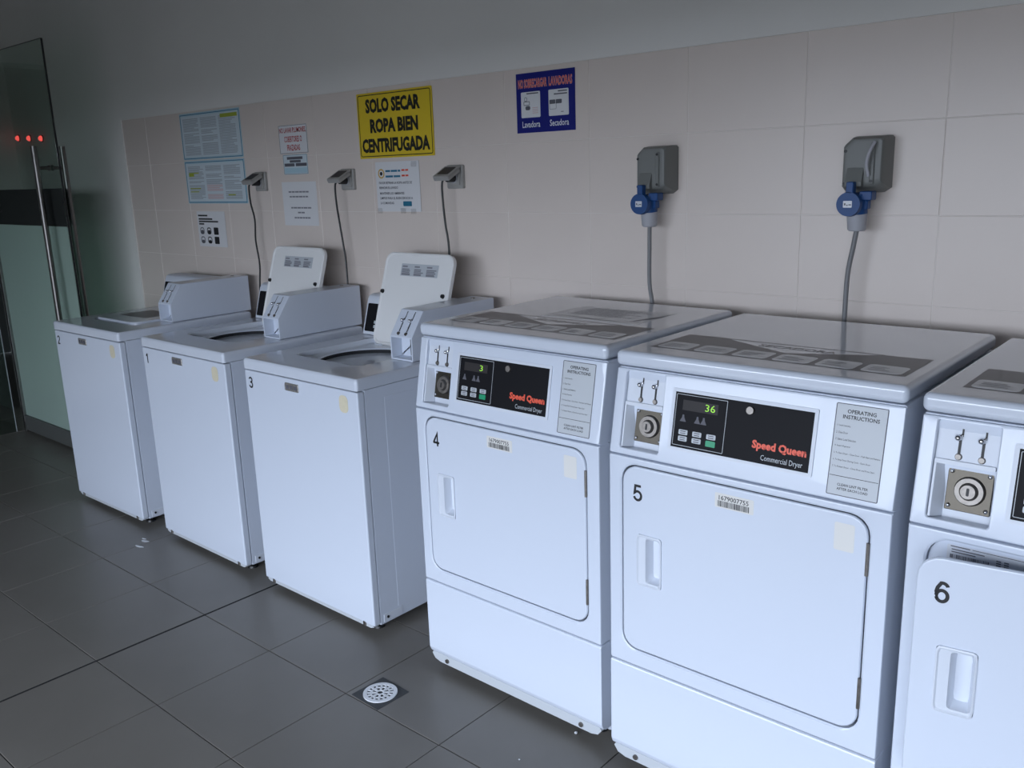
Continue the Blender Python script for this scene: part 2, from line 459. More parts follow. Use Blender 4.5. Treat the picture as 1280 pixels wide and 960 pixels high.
# ------------------------------------------------------------------ washing machines
WW, WD = .657, .685
def coin_slides(parent, mtx, centres, v0, v1, name='coin_slide'):
    """two slit-and-ball coin slides on a face"""
    L = v1-v0
    for u in centres:
        sl = bars([(u+.004, u+.0075, v0+.60*L, v1), (u+.0005, u+.0055, v0+.08*L, v0+.50*L)], z=.0008)
        s = lk(name, sl, 'black_ink', parent, mtx, smooth=False)
        c = sphere((u-.0005, v0+.56*L, .006), .0062, n=12)
        cyl((u+.0015, v0+.5*L, .004), (u+.0055, v0+.66*L, .003), .0022, n=8, bm=c)
        lk('chrome_knob', c, 'chrome', s, mtx)
        d = cyl((u+.003, v0-.01*L, 0), (u+.003, v0-.01*L, .004), .0068, .0050, 16)
        lk('coin_cup', d, 'dull_metal', s, mtx)

def lid_mesh(w, d, th):
    """closed lid lying in the xy plane, outer face at z=th, inner face (with a raised rim) at z=0"""
    N = 24
    o = lambda i: rrect(i, w-i, i, d-i, .04-i, 7)
    return rings([lz(o(.022), .004), lz(o(.012), .0035), lz(o(.009), 0), lz(o(.003), 0), lz(o(0), .003), lz(o(0), th-.004), lz(o(.004), th)], True, True)

def washer(number, label, x, y, rz, lid_open, stain_mat):
    t = thing('washing_machine', label, 'washer', (x, y, 0), rz, 'top loading washing machines along the wall')
    link('cabinet', box(.001, WW-.001, .0305, WD, .03, .8765, .003), 'enamel', t)
    link('front_panel', box(0, WW, 0, .030, .036, .8735, .006, 4), 'enamel', t)
    link('side_panel', box(WW-.003, WW-.0005, .113, WD-.02, .072, .838, .0012, 1), 'enamel', t)
    tr = prism([(.012, .036), (.010, .030), (.025, .024), (WW-.025, .024), (WW-.010, .030), (WW-.012, .036)], .004, .03, 'y')
    k = link('kick_strip', tr, 'plate_grey', t)
    for u in (.055, WW-.055):
        link('clip', box(u-.006, u+.006, -.0015, .012, .026, .042, .001, 1), 'dull_metal', k)
    b = link('corner_bracket', box(WW-.0015, WW+.0012, .045, .13, .036, .066, .001, 1), 'white_plastic', t)
    link('screw', cyl((WW+.001, .062, .052), (WW+.0035, .062, .052), .005, n=10), 'black_plastic', b)
    for fx in (.05, WW-.05):
        for fy in (.06, WD-.05):
            f = cyl((fx, fy, 0), (fx, fy, .008), .022, .02, 14); cyl((fx, fy, .008), (fx, fy, .04), .007, n=8, bm=f)
            link('foot', f, 'black_plastic', t)
    # cover with the loading well
    cx, cy = .31, .335
    HX = (.113, .504, .140, .545)
    AN = angles_for((cx, cy), [(-.002, WW+.002, -.003, WD+.002, .012), (*HX, .04)], 96)
    def O(i, z): return lz(rr_polar(cx, cy, -.002+i, WW+.002-i, -.003+i, WD+.002-i, max(.012-i, .002), AN), z)
    def H(i, z): return lz(rr_polar(cx, cy, HX[0]+i, HX[1]-i, HX[2]+i, HX[3]-i, .04-i*.5, AN), z)
    if lid_open:
        top = rings([O(.003, .8775), O(0, .8785), O(0, .906), O(.002, .913), O(.006, .9175), O(.012, .919), H(-.006, .919), H(0, .9175), H(.004, .901), H(.010, .897), lz(circ(cx, cy-.01, .179, AN), .896), lz(circ(cx, cy-.01, .176, AN), .895), lz(circ(cx, cy-.01, .174, AN), .890)])
    else:
        top = rings([O(.003, .8775), O(0, .8785), O(0, .906), O(.002, .913), O(.006, .9175), O(.012, .919), H(-.006, .919), H(0, .9175), H(.004, .903)], cap1=True)
    link('top_cover', top, 'enamel_top', t)
    if lid_open:
        N = 64; c = (cx, cy-.01)
        link('tub_gap', rings([lz(circ(*c, .175, N), .8895), lz(circ(*c, .175, N), .862), lz(circ(*c, .160, N), .850)]), 'dark_gap', t)
        link('tub_ring', rings([lz(circ(*c, .170, N), .856), lz(circ(*c, .170, N), .864), lz(circ(*c, .167, N), .867), lz(circ(*c, .158, N), .865), lz(circ(*c, .153, N), .858), lz(circ(*c, .150, N), .82)]), 'tub_grey', t)
        link('basket', rings([lz(circ(*c, .150, N), .82), lz(circ(*c, .172, N), .79), lz(circ(*c, .172, N), .42), lz(circ(*c, .15, N), .40)], cap1=True), 'basket_steel', t)
        ag = rings([lz(circ(*c, .07, 32), .40), lz(circ(*c, .045, 32), .44), lz(circ(*c, .035, 32), .78), lz(circ(*c, .02, 32), .80)], cap1=True)
        link('agitator', ag, 'tub_grey', t)
    lw_, ld = .388, .376
    bm = lid_mesh(lw_, ld, .022)
    if lid_open:
        # lid frame: hinge line at y=.527; tilt past the vertical
        ang = math.atan2(.355, .112)
        ML = Matrix.Translation((.117, .517, .899)) @ Matrix.Rotation(ang, 4, 'X')
        # in this frame x right, y up along the lid, z points back-up for the outer face -> outer face is z=0.. so mirror z
        Mx = ML @ Matrix.Diagonal((1, 1, -1, 1))
        # inner face looks to the front (-y): local +z of rotated frame points to -y
        ML2 = ML @ Matrix.Rotation(math.pi, 4, 'Y') @ Matrix.Translation((-lw_, 0, 0))
        lid = lk('lid', bm, 'lid_plastic', t, ML2)
        MI = ML @ Matrix.Translation((0, 0, -.0035))      # inner face frame: u right, v up, out to the front
        st = slab(.10, .31, .283, .332, .001, .0002, .0006)
        s = lk('lid_patch', st, 'plate_grey', lid, MI)
        rng = random.Random(number)
        bl = []
        for c0 in (.106, .176, .246):
            bl += [(c0, c0+.03, .318, .324)]+[(c0, c0+.055*rng.uniform(.7, 1), v-.0022, v+.0022) for v in (.310, .304, .298, .292, .288)]
        lk('label_print', bars(bl, .0009), 'mid_ink', s, MI, smooth=False)
        for u in (.012, lw_-.030): lk('bumper', cyl((u, .215, 0), (u, .215, .008), .009, .007, 14), 'black_plastic', lid, MI)
        for u in (.05, lw_-.05):
            link('hinge', box(.113+u-.02, .113+u+.02, .508, .524, .890, .902, .003, 1), 'white_plastic', t)
    else:
        lid = lk('lid', bm, 'enamel_top', t, Matrix.Translation((.113, .155, .905)))
        lk('lid_patch', slab(.06, .30, .10, .26, .002, .0002, .0006), 'sticker_grey', lid, Matrix.Translation((.113, .155, .927)))  # flat dark grey rectangle laid on the closed lid
    # console at the back
    pr = prism([(.560, .920), (.602, 1.060), (.610, 1.074), (.626, 1.081), (.694, 1.081), (.694, .920)], .010, .600, 'x', .004)
    con = link('console', pr, 'white_plastic', t)
    a = math.atan2(.140, .042)
    MC = Matrix.Translation((0, .560, .920)) @ Matrix.Rotation(a, 4, 'X')
    bp = lk('control_panel', slab(.022, .495, .014, .130, .006, .001, .003), 'black_gloss', con, MC)
    lk('button_row', bars([(.075+.04*i, .103+.04*i, .03+.018*j, .042+.018*j) for i in range(3) for j in range(2)], .0036), 'plate_grey', bp, MC, smooth=False)
    # coin meter case
    prof = [(.284, .920), (.284, 1.006), (.345, 1.093), (.712, 1.093), (.712, .920)]
    mb = bmesh.new()
    A = [mb.verts.new((.507, *p)) for p in prof]; B = [mb.verts.new((.621, *p)) for p in prof]
    n = len(prof); ff = None
    mb.faces.new(A); mb.faces.new(B[::-1])
    for i in range(n):
        f = mb.faces.new((A[i], A[(i+1) % n], B[(i+1) % n], B[i]))
        if i == 0: ff = f
    bmesh.ops.recalc_face_normals(mb, faces=mb.faces)
    bmesh.ops.bevel(mb, geom=[e for e in mb.edges if e not in ff.edges], offset=.004, segments=2, profile=.5, affect='EDGES')
    mb.faces.ensure_lookup_table()
    ff = max([f for f in mb.faces if abs(f.calc_center_median().y-.284) < .003], key=lambda f: f.calc_area())
    bmesh.ops.inset_region(mb, faces=[ff], thickness=.006)
    bmesh.ops.inset_region(mb, faces=[ff], thickness=.004, depth=-.045)
    mc = link('meter_case', mb, 'enamel', t)
    a2 = math.atan2(.087, .061)
    MS = Matrix.Translation((0, .284, 1.006)) @ Matrix.Rotation(a2, 4, 'X')
    coin_slides(mc, MS, (.543, .582), .012, .098)
    ip = slab(.568, .606, .932, .992, .002, 0, .004)
    lk('coin_return', ip, 'brass_metal', mc, FRONT(.327))
    lk('service_lock', cyl((.56, .66, 1.0925), (.56, .66, 1.0955), .008, n=14), 'dull_metal', mc)
    # front marks
    F = FRONT(-.0005)
    lk('number_decal', digit_bm(str(number), .025, .807, .042), 'black_ink', t, F, smooth=False)
    bd = lk('badge', slab(.256, .336, .829, .858, .006, 0, .003, edge=.001), 'badge_metal', t, F)
    lk('badge_print', bars([(.264+.023*i, .282+.023*i, .836, .851) for i in range(3)], .0034), 'soft_ink', bd, F, smooth=False)
    lk('sticker_residue', slab(.560, .606, .796, .856, .018, 0, .0004), stain_mat, t, F)
    return t

washer(2, 'white top loading washer numbered 2 with its lid closed, nearest the glass door', -3.322, -.7877, .012, False, 'stain_yellow')
washer(1, 'white top loading washer numbered 1 with its lid open, between washers 2 and 3', -2.4808, -.7674, -.008, True, 'stain_yellow')
washer(3, 'white top loading washer numbered 3 with its lid open, next to dryer 4', -1.679, -.7771, -.004, True, 'stain_yellow')

# ------------------------------------------------------------------ dryers
DWD, DDP = .683, .692
Z0, Z3, Z2, Z1, ZT, SL = .033, .3143, .8761, 1.0874, 1.1275, .040
PL = math.hypot(Z1-Z2, SL)
def dryer(number, label, x, y, rz, digits, ajar=0, extra=False):
    t = thing('tumble_dryer', label, 'dryer', (x, y, 0), rz, 'front loading dryers along the wall')
    link('cabinet', box(.001, DWD-.001, .045, DDP, Z0, Z1, .005), 'enamel', t)
    # toe panel
    tp = prism([(.006, .060), (0, .075), (0, Z3-.006), (.004, Z3-.0015), (.06, Z3-.0015), (.06, .05), (.02, .05)], 0, DWD, 'x', .0035)
    link('lower_panel', tp, 'enamel', t)
    ks = prism([(.012, .060), (.006, .052), (.018, .036), (.04, .030), (DWD-.04, .030), (DWD-.018, .036), (DWD-.006, .052), (DWD-.012, .060)], .006, .06, 'y')
    k = link('kick_strip', ks, 'plate_grey', t)
    for u in (.075, DWD-.075): link('screw', cyl((u, .0062, .044), (u, .001, .044), .007, n=12), 'dull_metal', k)
    for fx in (.06, DWD-.06):
        for fy in (.08, DDP-.05):
            f = cyl((fx, fy, 0), (fx, fy, .01), .022, .02, 14); cyl((fx, fy, .008), (fx, fy, .04), .008, n=8, bm=f)
            link('foot', f, 'black_plastic', t)
    # front frame with the door opening
    D0, D1, E0, E1, DR = .040, .638, .364, .853, .042
    cx, cy = .339, .608
    AF = angles_for((cx, cy), [(0, DWD, Z3+.0015, Z2-.002, .003), (D0-.0035, D1+.0035, E0-.0035, E1+.0035, DR)])
    def O(i, z): return lz(rr_polar(cx, cy, i, DWD-i, Z3+.0015+i, Z2-.002-i, .003, AF), z)
    def H(i, z): return lz(rr_polar(cx, cy, D0-.0035+i, D1+.0035-i, E0-.0035+i, E1+.0035-i, DR, AF), z)
    F = FRONT(0)
    lk('front_panel', rings([O(0, -.05), O(0, -.005), O(.002, -.0012), O(.005, 0), H(-.004, 0), H(0, -.003), H(.001, -.035)]), 'enamel', t, F)
    rec = slab(D0-.004, D1+.004, E0-.004, E1+.004, DR, -.040, -.030)
    rc = lk('door_recess', rec, 'enamel' if ajar else 'grey_gap', t, F)
    if ajar:
        lk('seal_flange', slab(D0-.0025, .50, E0-.0025, E1+.0025, DR, -.030, -.013), 'enamel', rc, F)
        sl = lk('rating_label', slab(.070, .33, .796, .846, .003, -.0129, -.0124), 'sticker_white', rc, F)
        rng = random.Random(2)
        rr = [(.076+.0026*i, .076+.0026*i+.0014*rng.uniform(.6, 1.6), .8195, .8275) for i in range(26)]
        rr += [(.076, .110, .8425, .8445), (.114, .30, .8430, .8442), (.078, .135, .8365, .8385), (.078, .12, .8315, .8335)]
        rr += [(.155+.013*i, .163+.013*i, .832-.0045*j, .8345-.0045*j) for i in range(2) for j in range(4)]
        rr += [(.205, .225, .834, .8365), (.210, .225, .824, .8265)]
        lk('label_print', bars(rr, -.0121), 'soft_ink', sl, F, smooth=False)
    # door, with the pocket handle
    hx0, hx1, hz0, hz1 = .083, .153, .547, .682
    hc = ((hx0+hx1)/2, (hz0+hz1)/2)
    AD = angles_for(hc, [(D0, D1, E0, E1, DR), (hx0, hx1, hz0, hz1, .008)])
    def DO(i, z): return lz(rr_polar(*hc, D0+i, D1-i, E0+i, E1-i, DR-i, AD), z)
    def HH(i, z): return lz(rr_polar(*hc, hx0+i, hx1-i, hz0+i, hz1-i, .008, AD), z)
    MD = F
    if ajar:
        MD = Matrix.Translation((D1, .0, 0)) @ Matrix.Rotation(ajar, 4, 'Z') @ Matrix.Translation((-D1, 0, 0)) @ F
    dr = lk('door', rings([DO(.034, -.026), DO(.030, -.011), DO(.003, -.010), DO(0, -.008), DO(0, -.004), DO(.002, -.001), DO(.005, .0002), HH(0, .0002), HH(.001, -.012)], cap0=True), 'enamel', t, MD)
    def HP(x0, x1, z0, z1, r, z): return lz(rr_polar((.132), hc[1], x0, x1, z0, z1, r, 64), z)
    hd = rings([HP(hx0, hx1, hz0, hz1, .008, -.001), HP(hx0, hx1, hz0, hz1, .008, .0030), HP(hx0+.003, hx1-.003, hz0+.003, hz1-.003, .006, .0042), HP(hx0+.006, hx1-.005, hz0+.006, hz1-.006, .005, .0018),
                HP(.108, .149, .557, .674, .006, .0014), HP(.112, .147, .560, .671, .006, -.010), HP(.1165, .143, .566, .665, .006, -.022)], cap1=True)
    lk('handle', hd, 'white_plastic', dr, MD)
    for z in (.729, .423):
        hg = cyl((D1+.001, z, -.001), (D1+.001, z+.072, -.001), .0038, n=10)
        lk('hinge', hg, 'dull_metal', t, F)
    lk('number_decal', digit_bm(str(number), .072, .766, .042, .0006), 'black_ink', dr, MD, smooth=False)
    if not ajar:
        bc = lk('barcode_sticker', slab(.293, .388, .801, .836, .003, .0003, .0006), 'stain_cream', dr, MD)
        rng = random.Random(9); q = []; u = .300
        while u < .378:
            w = rng.choice((.0008, .0012, .002)); q.append((u, u+w, .804, .818)); u += w+rng.choice((.0008, .0012, .0016))
        b_ = bars(q, .0009); text_bm('1679007755', .303, .376, .820, .831, .0009, .01, bm=b_)
        lk('barcode_print', b_, 'black_ink', bc, MD, smooth=False)
        lk('sticker_residue', slab(.569, .611, .771, .832, .004, .0003, .0006), 'stain_cream', dr, MD)
    # sloped control fascia, built flat (u, v along the slope, out) and leaned back
    MP = Matrix.Translation((0, 0, Z2)) @ Matrix.Rotation(math.atan2(Z1-Z2, SL), 4, 'X')
    V = lambda f: f*PL
    c0, c1, b0, b1 = .029, .138, V(.085), V(.962)
    pc = ((c0+c1)/2, (b0+b1)/2)
    AP = angles_for(pc, [(0, DWD, .001, PL-.002, .003), (c0, c1, b0, b1, .006)])
    def PO(i, z): return lz(rr_polar(*pc, i, DWD-i, .001+i, PL-.002-i, .003, AP), z)
    def PC(i, z): return lz(rr_polar(*pc, c0+i, c1-i, b0+i, b1-i, .006, AP), z)
    fa = lk('control_fascia', rings([PO(0, -.04), PO(0, -.006), PO(.002, -.0015), PO(.006, 0), PC(-.002, 0), PC(0, -.002), PC(.002, -.035)]), 'enamel', t, MP)
    cb = bmesh.new()
    slab(c0+.001, c1-.001, V(.60), b1-.001, .004, -.036, -.010, bm=cb)
    slab(c0+.001, c1-.001, b0+.001, V(.60), .004, -.038, -.033, bm=cb)
    # shelf and slanted side wall of the deep half
    slab(c0+.002, c1-.002, V(.575), V(.615), .002, -.034, -.004, bm=cb)
    v_ = [(c0+.002, -.034), (c0+.002, -.004), (c0+.006, -.004), (c0+.020, -.030), (c0+.020, -.034)]
    w_ = prism([(p[0], p[1]) for p in v_], b0+.002, V(.58), 'y'); join(cb, w_)
    cbx = lk('coin_box', cb, 'white_plastic', fa, MP)
    coin_slides(fa, MP @ Matrix.Translation((0, 0, -.010)), (.067, .107), V(.655), V(.948))
    lp = lk('lock_plate', slab(.053, .132, V(.17), V(.555), .002, -.033, -.024, edge=.001), 'brass_metal', fa, MP)
    q = cyl((.094, V(.36), -.024), (.094, V(.36), -.016), .028, .025, 28); cyl((.094, V(.36), -.016), (.094, V(.36), -.008), .017, .013, 24, bm=q)
    lk('lock', q, 'dull_metal', lp, MP)
    lk('keyhole', slab(.0915, .0965, V(.325), V(.395), .002, -.0081, -.0074), 'black_ink', lp, MP)
    for u in (.060, .125):
        for v in (V(.21), V(.515)): lk('screw', sphere((u, v, -.0235), .0042, None, 8), 'chrome', lp, MP)
    # display
    lk('display_bezel', frame_bm(.163, .512, V(.175), V(.85), .004, .008, -.001, .0022), 'white_plastic', fa, MP)
    dp = lk('display_panel', slab(.169, .506, V(.21), V(.818), .002, -.001, .0010), 'black_gloss', fa, MP)
    lk('display_outline', frame_bm(.174, .304, V(.235), V(.793), .002, .0011, .0008, .0014), 'plate_grey', dp, MP)
    lk('digit_window', bars([(.192, .282, V(.625), V(.735))], .00115), 'socket_window', dp, MP, smooth=False)
    du = .250 if len(digits) == 2 else .252
    lk('digits', text_bm(digits, du, du+.0125*len(digits), V(.645), V(.72), .0014, .0), 'lcd_green', dp, MP, smooth=False)
    for j, v in enumerate((V(.385), V(.315))):
        for i, u in enumerate((.200, .236, .272)):
            if (i, j) == (2, 1): continue
            lk('button', slab(u-.0115, u+.0115, v-.0058, v+.0058, .002, .0009, .0022, None, 3), 'plate_grey', dp, MP)
    lk('button_marks', bars([(u-.007, u+.007, v+d-.001, v+d+.001) for v in (V(.385), V(.315)) for u in (.200, .236, .272) for d in (-.0024, .0024) if not (u > .25 and v < V(.35))], .0026), 'soft_ink', dp, MP, smooth=False)
    lk('start_button', slab(.260, .284, V(.312)-.0068, V(.312)+.0068, .002, .0009, .0024), 'button_green', dp, MP)
    ic = bmesh.new()
    for u in (.196, .233, .249):
        prism_pts = [(u-.008, V(.50)), (u+.008, V(.50)), (u+.003, V(.545)), (u+.002, V(.575)), (u-.002, V(.575)), (u-.003, V(.545))]
        ic.faces.new([ic.verts.new((p[0], p[1], .0012)) for p in prism_pts])
    lk('icon_print', ic, 'soft_ink', dp, MP, smooth=False)
    q = cyl((.360, V(.733), .0008), (.360, V(.733), .006), .0095, .0085, 20)
    lk('cam_lock', q, 'dull_metal', dp, MP)
    lk('brand_lettering', text_bm('Speed Queen', .372, .496, V(.335), V(.445), .0014, .045), 'orange', dp, MP, smooth=False)
    lk('model_lettering', text_bm('Commercial Dryer', .395, .490, V(.232), V(.305), .0014), 'plate_grey', dp, MP, smooth=False)
    # instruction plate
    ip = lk('instruction_plate', slab(.546, .651, V(.058), V(.945), .003, 0, .0008), 'plate_grey', fa, MP)
    lk('plate_border', frame_bm(.546, .651, V(.058), V(.945), .003, .0016, .0006, .0012), 'soft_ink', ip, MP)
    tx = text_bm('OPERATING', .570, .628, V(.855), V(.893), .0011, .02)
    text_bm('INSTRUCTIONS', .562, .636, V(.800), V(.838), .0011, .02, bm=tx)
    text_bm('CLEAN LINT FILTER', .567, .630, V(.155), V(.180), .0011, .015, bm=tx)
    text_bm('AFTER EACH LOAD', .567, .630, V(.115), V(.140), .0011, .015, bm=tx)
    for s, v, w in (('1. Load Laundry', .72, .028), ('2. Close Door', .655, .024), ('3. Select Load Selection', .59, .042), ('4. Insert Payment', .525, .032),
                    ('5. To Start Dryer - Close Door - Push Start and Release', .455, .094), ('6. To Stop Dryer During Cycle - Open Door', .390, .076), ('7. To Restart Dryer - Close Door and Press Start', .325, .086)):
        text_bm(s, .552, .552+w, V(v), V(v+.021), .0011, bm=tx)
    bars([(.549, .648, V(.245), V(.250))], .0011, tx)
    lk('plate_print', tx, 'black_ink', ip, MP, smooth=False)
    # top
    link('top_cover', box(-.002, DWD+.002, SL-.006, DDP+.002, Z1+.0025, ZT, .013, 4), 'enamel_top', t)
    MT = TOP(ZT)
    # printed film on the top: grey field with a dipping upper edge and six pale fields
    y0, y1 = .114, .305; x0, x1 = .047, .652
    up = [(x1, y1), (.548, .300)]+[(.548+(.157-.548)*i/14, .300-.092*(1-abs(2*i/14-1))**.95) for i in range(1, 14)]+[(.157, y1), (x0, y1)]
    fb = bmesh.new()
    fb.faces.new([fb.verts.new((a, b, .0003)) for a, b in [(x0, y0), (x1, y0)]+up])
    bars([(.157, .548, y1-.007, y1-.001)], .0003, fb)
    film = lk('top_film', fb, 'sticker_grey', t, MT, smooth=False)
    for i in range(6):
        a = x0+.010+i*.0995
        lk('film_field', slab(a, a+.085, y0+.010, y0+.083, .012, .0003, .0006, None, 4), 'sticker_white', film, MT)
    rng = random.Random(number)
    lk('film_print', bars(word_lines(rng, 0, 0, [], 0)+[(x0+.022+i*.0995+.0, x0+.022+i*.0995+rng.uniform(.03, .055), v-.002, v+.002) for i in range(6) for v in (y0+.03, y0+.045, y0+.058)], .0009), 'mid_ink', film, MT, smooth=False)
    lk('film_title', text_bm('SECADORA', .262, .452, .252, .280, .0005, .01), 'sticker_grey', film, MT, smooth=False)
    if extra:
        pp = lk('paper_notice', slab(.235, .575, .325, .545, .004, .0002, .0005), 'sticker_white', t, MT)
        rng = random.Random(5)
        lk('paper_print', bars(word_lines(rng, .29, .52, [.515-.016*i for i in range(8)], .006, (.7, 1.0)), .0008), 'mid_ink', pp, MT, smooth=False)
        sw = bmesh.new()
        for P in ([(.238, .366), (.40, .352), (.545, .345), (.40, .344)], [(.530, .348), (.572, .440), (.572, .520), (.548, .430)]):
            sw.faces.new([sw.verts.new((a, b, .0009)) for a, b in P])
        lk('swoosh_print', sw, 'mid_ink', pp, MT, smooth=False)
    return t

dryer(4, 'white dryer numbered 4 with a printed paper lying on its top, beside washer 3', -.7308, -.7931, -.006, '3', 0, True)
dryer(5, 'white dryer numbered 5 with green display reading 36, between dryers 4 and 6', 0, -.8222, -.002, '36')
dryer(6, 'white dryer numbered 6 with its door ajar, cut off at the right edge', .7205, -.8507, 0, '36', math.radians(8))

# ------------------------------------------------------------------ sockets and cords
def wall_socket(x, z, label):
    t = thing('wall_socket', label, 'socket', (x, 0, z), 0, 'grey flap sockets above the washers')
    F = FRONT(0)
    p = lk('plate', slab(-.043, .043, -.045, .045, .007, 0, .016, edge=.003), 'socket_grey', t, F)
    lk('outlet_well', slab(-.030, .030, -.032, .030, .005, .016, .022, edge=.002), 'socket_grey', t, F)
    lk('outlet_face', slab(-.022, .022, -.024, .024, .020, .022, .0235), 'gland_grey', t, F)
    # lifted flap, hinged along the top
    a = math.radians(-62)
    MF = Matrix.Translation((0, -.020, .036)) @ Matrix.Rotation(a, 4, 'X') @ FRONT(0)
    fl = bmesh.new()
    slab(-.041, .041, -.082, 0, .005, 0, .007, fl, edge=.002)
    slab(-.041, .041, -.082, -.074, .003, -.012, .002, fl)
    slab(-.041, -.036, -.078, -.01, .002, -.012, .002, fl); slab(.036, .041, -.078, -.01, .002, -.012, .002, fl)
    f = lk('flap', fl, 'socket_grey', t, MF)
    lk('flap_window', slab(-.030, .030, -.066, -.012, .004, .0068, .0078), 'socket_window', f, MF)
    return t
def cord(x, z, pts, label):
    t = thing('power_cord', label, 'power cord', (x, 0, z), 0, 'black cords hanging from the flap sockets')
    link('plug', cyl((0, -.0236, -.004), (0, -.058, -.006), .017, .013, 16), 'black_plastic', t)
    link('cable', tube([(0, -.057, -.006)]+pts, .0042, 8), 'black_plastic', t)
    return t
for (x, z, who) in ((-2.608, 1.547, 'washer 2'), (-1.945, 1.545, 'washer 1'), (-1.287, 1.543, 'washer 3')):
    sides = {'washer 2': 'beside the blue-framed posters, farthest left', 'washer 1': 'between the white paper notice and the yellow sign', 'washer 3': 'just right of the yellow sign'}[who]
    wall_socket(x, z, f'grey wall socket with raised flap {sides}')
    k = {'washer 2': [(-.022, -.064, -.02), (-.028, -.060, -.10), (-.022, -.05, -.18), (-.032, -.05, -.28), (-.018, -.05, -.40), (-.03, -.055, -.55), (-.02, -.055, -.85)],
         'washer 1': [(-.022, -.064, -.02), (-.028, -.060, -.10), (-.030, -.05, -.18), (-.015, -.05, -.28), (-.005, -.05, -.36), (.0, -.055, -.55), (.0, -.055, -.85)],
         'washer 3': [(-.020, -.064, -.02), (-.024, -.060, -.10), (-.022, -.055, -.18), (-.014, -.05, -.28), (-.012, -.055, -.55), (-.01, -.055, -.85)]}[who]
    cord(x, z, k, {'washer 2': 'wavy black cord hanging beside the blue framed posters', 'washer 1': 'black cord hanging between the plain white paper notice and the laminated notice', 'washer 3': 'black cord hanging from the socket right of the yellow sign'}[who])

def industrial_socket(x, z, clip, label):
    """grey angled socket box; x = right wall edge, z = centre height"""
    t = thing('industrial_socket', label, 'socket', (x, 0, z), 0, 'grey industrial sockets with blue flaps')
    F = FRONT(0)
    ch = .024
    def prof(i, zz, dz=0):
        a, b, c, d = -.116+i, 0-i, -.075+i+dz, .075-i
        return [(a, c+.004, zz), (a+.004, c, zz), (b-.018, c, zz), (b, c+.012, zz), (b, d-.006, zz), (b-.006, d, zz), (a+ch, d, zz), (a+.004, d-ch+.006, zz), (a, d-ch, zz)]
    hb = rings([prof(0, 0), prof(0, .03), prof(.004, .066, .010), prof(.009, .073, .012), prof(.016, .075, .014)], True, True)
    h = lk('housing', hb, 'box_grey', t, F)
    # ridge and bulge that carries the angled outlet
    rg = bmesh.new()
    slab(-.036, -.024, -.052, .056, .004, .066, .080, rg, edge=.002)
    lk('ridge', rg, 'box_grey', h, F)
    bu = prism([(-.058, .040), (-.058, .088), (-.046, .090), (-.010, .076), (.004, .070), (.004, .04)], -.098, -.052, 'x', .003)
    # (profile is (v, out)): map x->u, y->v, z->out
    lk('outlet_bulge', bu, 'box_grey', h, F)
    for u, v in ((-.104, .036), (-.104, -.050), (-.030, .048), (-.030, -.044)): lk('screw', cyl((u, v, .066), (u, v, .0765 if u < -.09 else .0815), .0042, n=10), 'black_plastic', h, F)
    if clip:
        q = tube([(-.024, .058, .083), (-.033, .03, .096), (-.039, 0, .094), (-.036, -.03, .083)], .0045, 8)
        lk('bracket', q, 'gland_grey', h, F)
    # blue round flap on the outlet, seen from the front, hanging over the plug
    fl = cyl((-.076, -.103, .098), (-.076, -.103, .112), .034, .032, 32)
    slab(-.084, -.064, -.075, -.044, .004, .092, .112, fl, edge=.002)
    f = lk('flap', fl, 'plug_blue', t, F)
    rl = lk('rating_label', slab(-.089, -.065, -.112, -.094, .002, .112, .1128), 'sticker_white', f, F)
    r = bars([(-.086, -.082, -.106, -.100), (-.080, -.076, -.107, -.104), (-.074, -.067, -.106, -.103)], .1131)
    lk('label_print', r, 'soft_ink', rl, F, smooth=False)
    return t
def industrial_cord(x, z, pts, label):
    t = thing('power_cord', label, 'power cord', (x, 0, z), 0, 'grey cords with blue plugs behind the dryers')
    F = FRONT(0)
    pbm = cyl((-.066, -.076, .070), (-.066, -.132, .066), .028, .026, 24)
    slab(-.056, -.022, -.094, -.070, .004, .055, .090, pbm, edge=.002)
    slab(-.052, -.034, -.118, -.094, .004, .058, .082, pbm, edge=.002)
    lk('plug', pbm, 'plug_blue', t, F)
    g = cyl((-.066, -.130, .068), (-.066, -.172, .064), .027, .0245, 24); cyl((-.066, -.172, .064), (-.066, -.177, .064), .0245, .020, 24, bm=g)
    lk('gland', g, 'gland_grey', t, F)
    link('cable', tube([(-.066, -.064, -.174)]+pts, .0068, 10), 'cable_grey', t)
    return t
industrial_socket(-.300, 1.546, False, 'grey industrial socket box with blue flap above dryer 4')
industrial_socket(.366, 1.545, True, 'grey industrial socket box with blue flap and bent bracket, above dryer 5')
industrial_cord(-.300, 1.546, [(-.067, -.063, -.24), (-.067, -.062, -.36), (-.055, -.062, -.44), (-.053, -.062, -.60), (-.053, -.062, -.9)], 'straight grey cord with blue plug hanging from the left industrial socket')
industrial_cord(.366, 1.545, [(-.073, -.063, -.22), (-.085, -.062, -.30), (-.087, -.062, -.42), (-.086, -.062, -.60), (-.086, -.062, -.9)], 'curved grey cord with blue plug hanging from the socket with the bent bracket')

# ------------------------------------------------------------------ signs and papers on the wall
def sheet(name, label, cat, x0, x1, z0, z1, m, th=.002, r=.002, group=None):
    t = thing(name, label, cat, (x0, -.0012, z0), 0, group)
    lk('sheet', slab(0, x1-x0, 0, z1-z0, r, 0, th), m, t, FRONT(0))
    return t, FRONT(-th), x1-x0, z1-z0
rng = random.Random(11)
